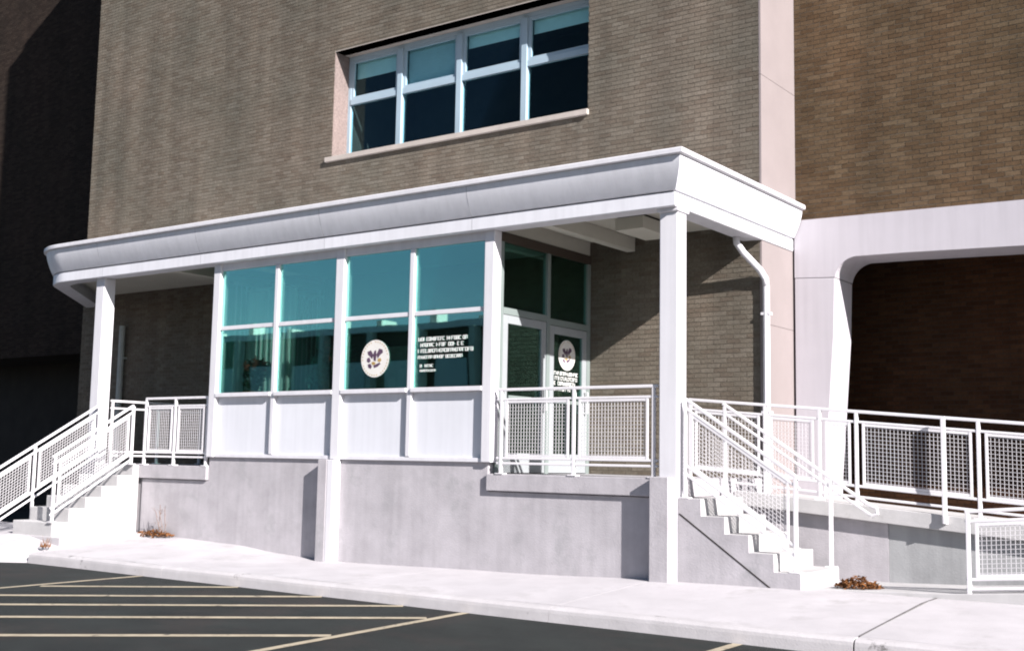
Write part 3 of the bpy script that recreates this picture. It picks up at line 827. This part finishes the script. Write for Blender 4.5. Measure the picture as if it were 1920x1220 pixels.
wr = empty('potted_bush', (-6.14, .34, 1.95), 'oval teal bush in a pot close behind the second vestibule pane', 'plant')
MB().tube([(-6.14, .34, 1.96), (-6.14, .34, 2.30)], .10, 12).build('pot', M['pot'], wr)
mb = MB()
for k in range(420):
    d0 = Vector((random.gauss(0, 1), random.gauss(0, 1), random.gauss(0, 1))).normalized() * random.uniform(.55, 1)
    p = Vector((-6.14 + .17 * d0.x, .34 + .13 * d0.y, 2.58 + .26 * d0.z))
    d = (d0 + Vector((random.uniform(-.6, .6), random.uniform(-.6, .6), random.uniform(-.3, .8)))).normalized(); s_ = d.cross(Vector((.2, .3, 1))).normalized()
    mb.add([p, p + d * .03 + s_ * .016, p + d * .065, p + d * .03 - s_ * .016], [(0, 1, 2, 3)])
mb.build('foliage', M['teal'], wr, fix=False)
bx('bench_top', (-6.5, .18, 1.905), (-5.8, .52, 1.955), M['innerdark'], empty('bench', (-6.14, .34, 1.312), 'narrow dark bench carrying the teal bush inside the vestibule', 'bench'))
bn = bpy.data.objects['bench']
for sx in (-6.48, -5.86): bx('leg', (sx, .2, 1.314), (sx + .05, .5, 1.904), M['innerdark'], bn)

# ================================================================ STAIRS
ls = empty('concrete_stairs', (-10.3, -0.7, 0.05), 'left flight of pale concrete steps coming forward from the landing', 'stairs', 'flights of concrete steps')
ly_ = [FW - .05, -0.10, -0.385, -0.665, -0.945, -1.225, -1.505]
lz_ = [PZ - .004, 0.985, 0.815, 0.645, 0.475, 0.27]
for i in range(6):
    z = [PZ - .006, 0.985, 0.815, 0.645, 0.475, 0.27][i]
    bx('step', (-10.82, ly_[i + 1], -0.05), (-9.765, ly_[i] - .001, z), M['step'], ls, .012)
rs = empty('concrete_stairs', (0.8, 0.6, 0.0), 'right flight of pale concrete steps descending sideways beside the corner column', 'stairs', 'flights of concrete steps')
rx_ = [0.062, 0.355, 0.645, 0.935, 1.225, 1.53]
rz_ = [0.94, 0.75, 0.565, 0.38, 0.19]
for i in range(5):
    a, b = rx_[i], rx_[i + 1]
    bx('step', (a + (.001 if i else .003), 0.02 if i or True else .23, -0.05), (b, 1.13, rz_[i]), M['step'], rs, .012)
pl = [(0.066, -0.1)]
for i in range(5):
    pl += [(rx_[i] + (.004 if i == 0 else 0), rz_[i] - .004), (rx_[i + 1] - .003, rz_[i] - .004)]
pl.append((1.527, -0.1))
MB().prism(pl, 'y', 0.006, 0.0195).build('cheek_wall', M['concrete'], rs)
# slanted joint across the side of the flight, filled with dark sealant
MB().bar((0.085, 0.006, 0.765), (1.20, 0.006, 0.005), 0.006, 0.016).build('joint_sealant', M['dark'], rs)

# ================================================================ RAMPS
rp = empty('wheelchair_ramp', (3, 2.5, 0), 'long concrete access ramp behind the right stairs, sloping down to the right', 'ramp')
def rz(x): return 1.045 - 0.080 * (x + 0.3)
RY = 1.48
def sloped(x0, x1, y0, y1, d0, d1, name, parent, mat, bev=.006):
    """block between two lines parallel to the ramp surface"""
    pl = [(x0, rz(x0) - d0), (x1, rz(x1) - d0), (x1, rz(x1) - d1), (x0, rz(x0) - d1)]
    return MB().prism(pl, 'y', y0, y1).build(name, mat, parent, bev)
sloped(0.065, 7.0, RY + .16, 3.40, 0.06, 0.25, 'ramp_slab', rp, M['step'])
sloped(0.065, 7.0, RY, RY + .155, 0.0, 0.17, 'kerb', rp, M['step'])
MB().prism([(0.065, -0.2), (1.95, -0.2), (1.95, rz(1.95) - .174), (0.065, rz(.065) - .174)], 'y', RY + .10, RY + .3).build('ramp_wall', M['concrete'], rp)
MB().prism([(1.954, -0.2), (7.0, -0.2), (7.0, rz(7) - .174), (1.954, rz(1.954) - .174)], 'y', RY + .106, RY + .3).build('ramp_wall', M['concrete_darker'], rp)
rp2 = empty('lower_ramp', (4, .9, 0), 'low concrete ramp strip rising to the right along the sidewalk edge', 'ramp')
MB().prism([(1.62, -0.06), (7.0, -0.06), (7.0, 0.42), (3.0, 0.075), (1.62, 0.02)], 'y', 0.30, 1.45).build('ramp_slab', M['step'], rp2, .008)

# ================================================================ RAILINGS
def guard(name, label, A, B, posts, h=(1.07, 0.945, 0.20, 0.135), panels=True, rail=0.036, post=0.040, foot=None, hook=False, ext=(0.0, 0.0), group=None, low=True):
    """A,B: ends of the base line (may slope). posts: list of t along the line. foot(t)-> z where the post stands"""
    A, B = Vector(A), Vector(B); d = B - A; Lh = Vector((d.x, d.y)).length
    U = Vector((0, 0, 1))
    root = empty(name, (A + d * .5)[:], label, 'railing', group)
    P = lambda t, hh: A + d * t + U * hh
    e0, e1 = -ext[0] / Lh, 1 + ext[1] / Lh
    for nm, hh, th in (('top_rail', h[0], rail), ('upper_rail', h[1], rail * .8), ('lower_rail', h[2], rail * .85), ('bottom_rail', h[3], rail * .8)):
        if not low and nm in ('lower_rail', 'bottom_rail'): continue
        o = MB().bar(P(e0, hh), P(e1, hh), rail * 1.02 if nm == 'top_rail' else th, th).build(nm, M['rail'], root, .006)
    for t in posts:
        p = P(t, 0); z0 = foot(p) if foot else p.z
        MB().box((p.x - post / 2, p.y - post / 2, z0), (p.x + post / 2, p.y + post / 2, P(t, h[0]).z - rail / 2 + .001)).build('post', M['rail'], root, .004)
        MB().box((p.x - .06, p.y - .05, z0), (p.x + .06, p.y + .05, z0 + .012)).build('base_plate', M['rail'], root)
    if panels:
        for t0, t1 in zip(posts, posts[1:]):
            ins = 0.085 / Lh
            a, b = t0 + ins, t1 - ins
            if (b - a) * Lh < .15: continue
            lo, hi = h[2] + rail * .42, h[1] - rail * .4
            fr = MB()
            for t in (a, b):
                fr.bar(P(t, lo), P(t, hi), .028, .028)
            fr.bar(P(a, hi - .018), P(b, hi - .018), .022, .03); fr.bar(P(a, lo + .018), P(b, lo + .018), .022, .03)
            f = fr.build('mesh_frame', M['rail'], root)
            wires = MB(); s_ = 0.044; wd = 0.0044
            nu = max(2, int((b - a) * Lh / s_)); nz = max(2, int((hi - lo) / s_))
            for k in range(1, nu):
                t = a + (b - a) * k / nu
                wires.bar(P(t, lo), P(t, hi), wd)
            for k in range(1, nz):
                hh = lo + (hi - lo) * k / nz
                wires.bar(P(a, hh), P(b, hh), wd)
            w = wires.build('wire_mesh', M['rail'], f); w['kind'] = 'stuff'
    if hook:
        e = P(e1, h[0])
        MB().tube([e, e + Vector((d.x, d.y, 0)).normalized() * .06 + Vector((0, 0, -.02)), e + Vector((d.x, d.y, 0)).normalized() * .07 + Vector((0, 0, -.08)), e + Vector((0, 0, -.11))], .022, 8).build('rail_hook', M['rail'], root)
    return root

guard('landing_railing', 'white mesh railing in front of the glass doors on the right landing', (-2.56, 0.06, PZ), (-0.22, 0.06, PZ), [0.03, 0.50, 0.975], group='landing railings')
guard('landing_railing', 'white mesh railing on the left landing beside the white panels', (-9.74, 0.07, PZ), (-8.16, 0.07, PZ), [0.008, 0.48, 0.975], group='landing railings')
guard('landing_railing', 'white railing at the back of the left landing behind the column', (-11.05, 0.32, PZ), (-11.05, 2.34, PZ), [0.02, 0.5, 0.97], panels=False, group='landing railings')
SH = (0.955, 0.85, 0.20, 0.10)
# right stairs (falls along +x)
def nos_r(x): return 1.16 - 0.645 * (x - 0.06)
guard('stair_railing', 'white mesh handrail on the near side of the right stairs', (0.13, 0.07, nos_r(.13)), (1.50, 0.07, nos_r(1.50)), [0.0, 0.965], SH, foot=lambda p: 0.94 if p.x < .3 else 0.19, group='stair railings')
guard('stair_railing', 'white mesh handrail on the far side of the right stairs with a hooked end', (0.10, 1.10, nos_r(.10) - .02), (1.50, 1.10, nos_r(1.50) - .02), [0.02, 0.965], SH, panels=False, low=False, foot=lambda p: 0.94 if p.x < .3 else 0.19, hook=True, ext=(0.0, 0.42), group='stair railings')
# left stairs (falls along -y)
def nos_l(y): return 1.16 + 0.61 * (y + 0.10)
guard('stair_railing', 'white mesh handrail on the right side of the left stairs', (-9.81, -0.12, nos_l(-.12)), (-9.81, -1.53, nos_l(-1.53)), [0.0, 0.97], (0.965, 0.86, 0.19, 0.09), foot=lambda p: PZ if p.y > -.2 else 0.27 if p.y > -1.5 else 0.06, group='stair railings')
guard('stair_railing', 'white mesh handrail on the left side of the left stairs, starting at the column', (-10.87, -0.02, nos_l(-.02)), (-10.87, -2.10, nos_l(-2.1)), [0.0, 0.55, 0.97], (0.93, 0.82, 0.19, 0.09), foot=lambda p: PZ - .2 if p.y > -.2 else max(-0.15, lz_[5] - .3), group='stair railings')
# ramp guards
def ramp_guard():
    A = (-0.60, RY + .08, rz(-.60)); B = (6.4, RY + .08, rz(6.4))
    xs = [-0.58, 0.45, 1.15, 1.60, 2.98, 4.3, 5.6]
    return guard('ramp_railing', 'long white mesh railing along the edge of the access ramp', A, B, [(x + .6) / 7.0 for x in xs], (1.085, 0.965, 0.215, 0.09), group='ramp railings')
rg = ramp_guard()
guard('ramp_railing', 'white mesh railing standing on the low ramp at the right edge', (3.14, 0.34, 0.0), (6.8, 0.34, 0.32), [0.008, 0.34, 0.66, 0.99], (0.90, 0.80, 0.225, 0.13), foot=lambda p: 0.0 if p.x < 3.3 else (p.x - 3.14) * .086, group='ramp railings')
hp = empty('handrail_post', (2.63, RY - .03, .85), 'tall thin white handrail post fixed to the face of the ramp edge', 'post')
MB().box((2.605, RY - .05, .78), (2.65, RY - .006, 1.91)).build('shaft', M['rail'], hp, .004)
MB().tube([(2.63, RY - .03, .80), (2.63, RY - .03, .72)], .035, 8).build('foot', M['rail'], hp)

# ================================================================ PIPES
ds = empty('downspout', (0.12, 2.5, 1.1), 'white rain downspout with a bent top on the brick corner under the canopy', 'pipe')
MB().tube([(-0.16, 2.05, 4.34), (-0.155, 2.06, 4.24), (-0.10, 2.14, 4.12), (0.06, 2.30, 3.90), (0.115, 2.36, 3.78), (0.12, 2.37, 3.68)], .046, 10).build('elbow', M['paint'], ds, smooth=True)
MB().tube([(0.12, 2.37, 3.69), (0.12, 2.37, 0.95)], .046, 10).build('pipe', M['paint'], ds)
for z in (3.3, 2.0): bx('bracket', (0.058, 2.33, z), (0.18, 2.43, z + .035), M['paint'], ds)
pp = empty('standpipe', (-13.6, 2.33, 0.1), 'thin grey standpipe against the dark wall behind the left column', 'pipe')
MB().tube([(-13.6, 2.31, 0.0), (-13.6, 2.31, 3.86)], .06, 10).build('pipe', M['pole'], pp)
for z in (1.5, 3.2): bx('bracket', (-13.69, 2.30, z), (-13.51, 2.39, z + .04), M['pole'], pp)

# ================================================================ SMALL PLANTS AND LEAVES
def leaf_pile(name, c, rx, ry, h, n, label):
    mb = MB(); x, y, z = c
    for k in range(n):
        a = random.uniform(0, 6.283); r = math.sqrt(random.random())
        px, py = x + rx * r * math.cos(a), y + ry * r * math.sin(a)
        pz = z + .01 + h * (1 - r) * random.random() ** .6
        d = Vector((random.uniform(-1, 1), random.uniform(-1, 1), random.uniform(-.2, .6))).normalized(); s_ = d.cross(Vector((random.uniform(-.3, .3), random.uniform(-.3, .3), 1))).normalized()
        L = random.uniform(.03, .075); p = Vector((px, py, pz)); c_ = Vector((0, 0, .012))
        mb.add([p, p + d * L * .45 + s_ * L * .3 + c_, p + d * L, p + d * L * .45 - s_ * L * .3 + c_, p + d * L * .5], [(0, 1, 4), (1, 2, 4), (2, 3, 4), (3, 0, 4)])
    o = mb.build(name, M['dry'], None, fix=False)
    return tag(o, label, 'leaves')
leaf_pile('leaf_pile', (1.96, 0.55, 0.03), .24, .18, .14, 380, 'heap of brown dry leaves beside the bottom of the right stairs')
leaf_pile('leaf_pile', (-9.2, -0.05, 0.04), .42, .13, .10, 330, 'strip of brown dry leaves against the concrete wall by the left stairs')
def twig_plant(c, n, h, label):
    t = empty('dead_plant', c, label, 'plant'); x, y, z = c
    for k in range(n):
        a = random.uniform(-.3, .3); hh = h * random.uniform(.55, 1)
        p = [(x + k * .05 - n * .025, y, z)]
        for q in range(1, 4): p.append((p[0][0] + a * hh * q / 4 + random.uniform(-.015, .015), y - .02 * q, z + hh * q / 3))
        mb = MB().tube(p, .006, 5)
        for q in range(5):
            b = Vector(p[random.randint(1, 3)]); e = b + Vector((random.uniform(-.09, .09), random.uniform(-.05, .05), random.uniform(.03, .1)))
            mb.bar(b, e, .004)
        mb.build('stem', M['twig'], t)
twig_plant((-8.98, -0.06, 0.05), 4, .55, 'thin dead stems standing against the left concrete wall')
wd = empty('dry_weed', (-9.45, -1.72, -0.06), 'small brown weed at the left end of the curb', 'plant')
mb = MB()
for k in range(60):
    a = random.uniform(0, 6.283); d = Vector((math.cos(a) * .5, math.sin(a) * .5, random.uniform(.3, 1.2))); L = random.uniform(.06, .16)
    p = Vector((-9.45 + random.uniform(-.07, .07), -1.80 + random.uniform(-.05, .05), -.06)); s_ = d.cross(Vector((0, 0, 1))).normalized() * .006
    mb.add([p - s_, p + s_, p + d * L], [(0, 1, 2)])
mb.build('blade', M['dry'], wd, fix=False)

# ================================================================ FAR BUILDING across the lot (seen in the glass)
fb = empty('office_building', (-46, -40, ASPH), 'long low dark building with added white fins across the lot, reflected in the glass', 'building')
MB().box((-80, -60, ASPH), (-16, -36, 8.2)).build('wall', M['innerdark'], fb)
MB().box((-81, -61, 8.21), (-15, -35.7, 8.55)).build('roof', M['paint'], fb)
for k in range(16):
    x = -20 - k * 3.6
    dz = (.5, -.3, .2, -.6)[k % 4]
    bx('reflection_fin', (x, -37.5, 8.56), (x + .4, -36.6 + .3 * (k % 2), 9.1 + dz * .5), M['farwall'], fb)  # fins added on the roof for bright bits in the glass reflections
    bx('window', (x - 2.6, -35.99, 4.9), (x - .5, -35.93, 6.6), M['blind'], fb)
    bx('column', (x, -35.99, ASPH), (x + .35, -35.45, 8.2), M['farwall'], fb)  # columns shaped to catch sun and reflect as pale strips
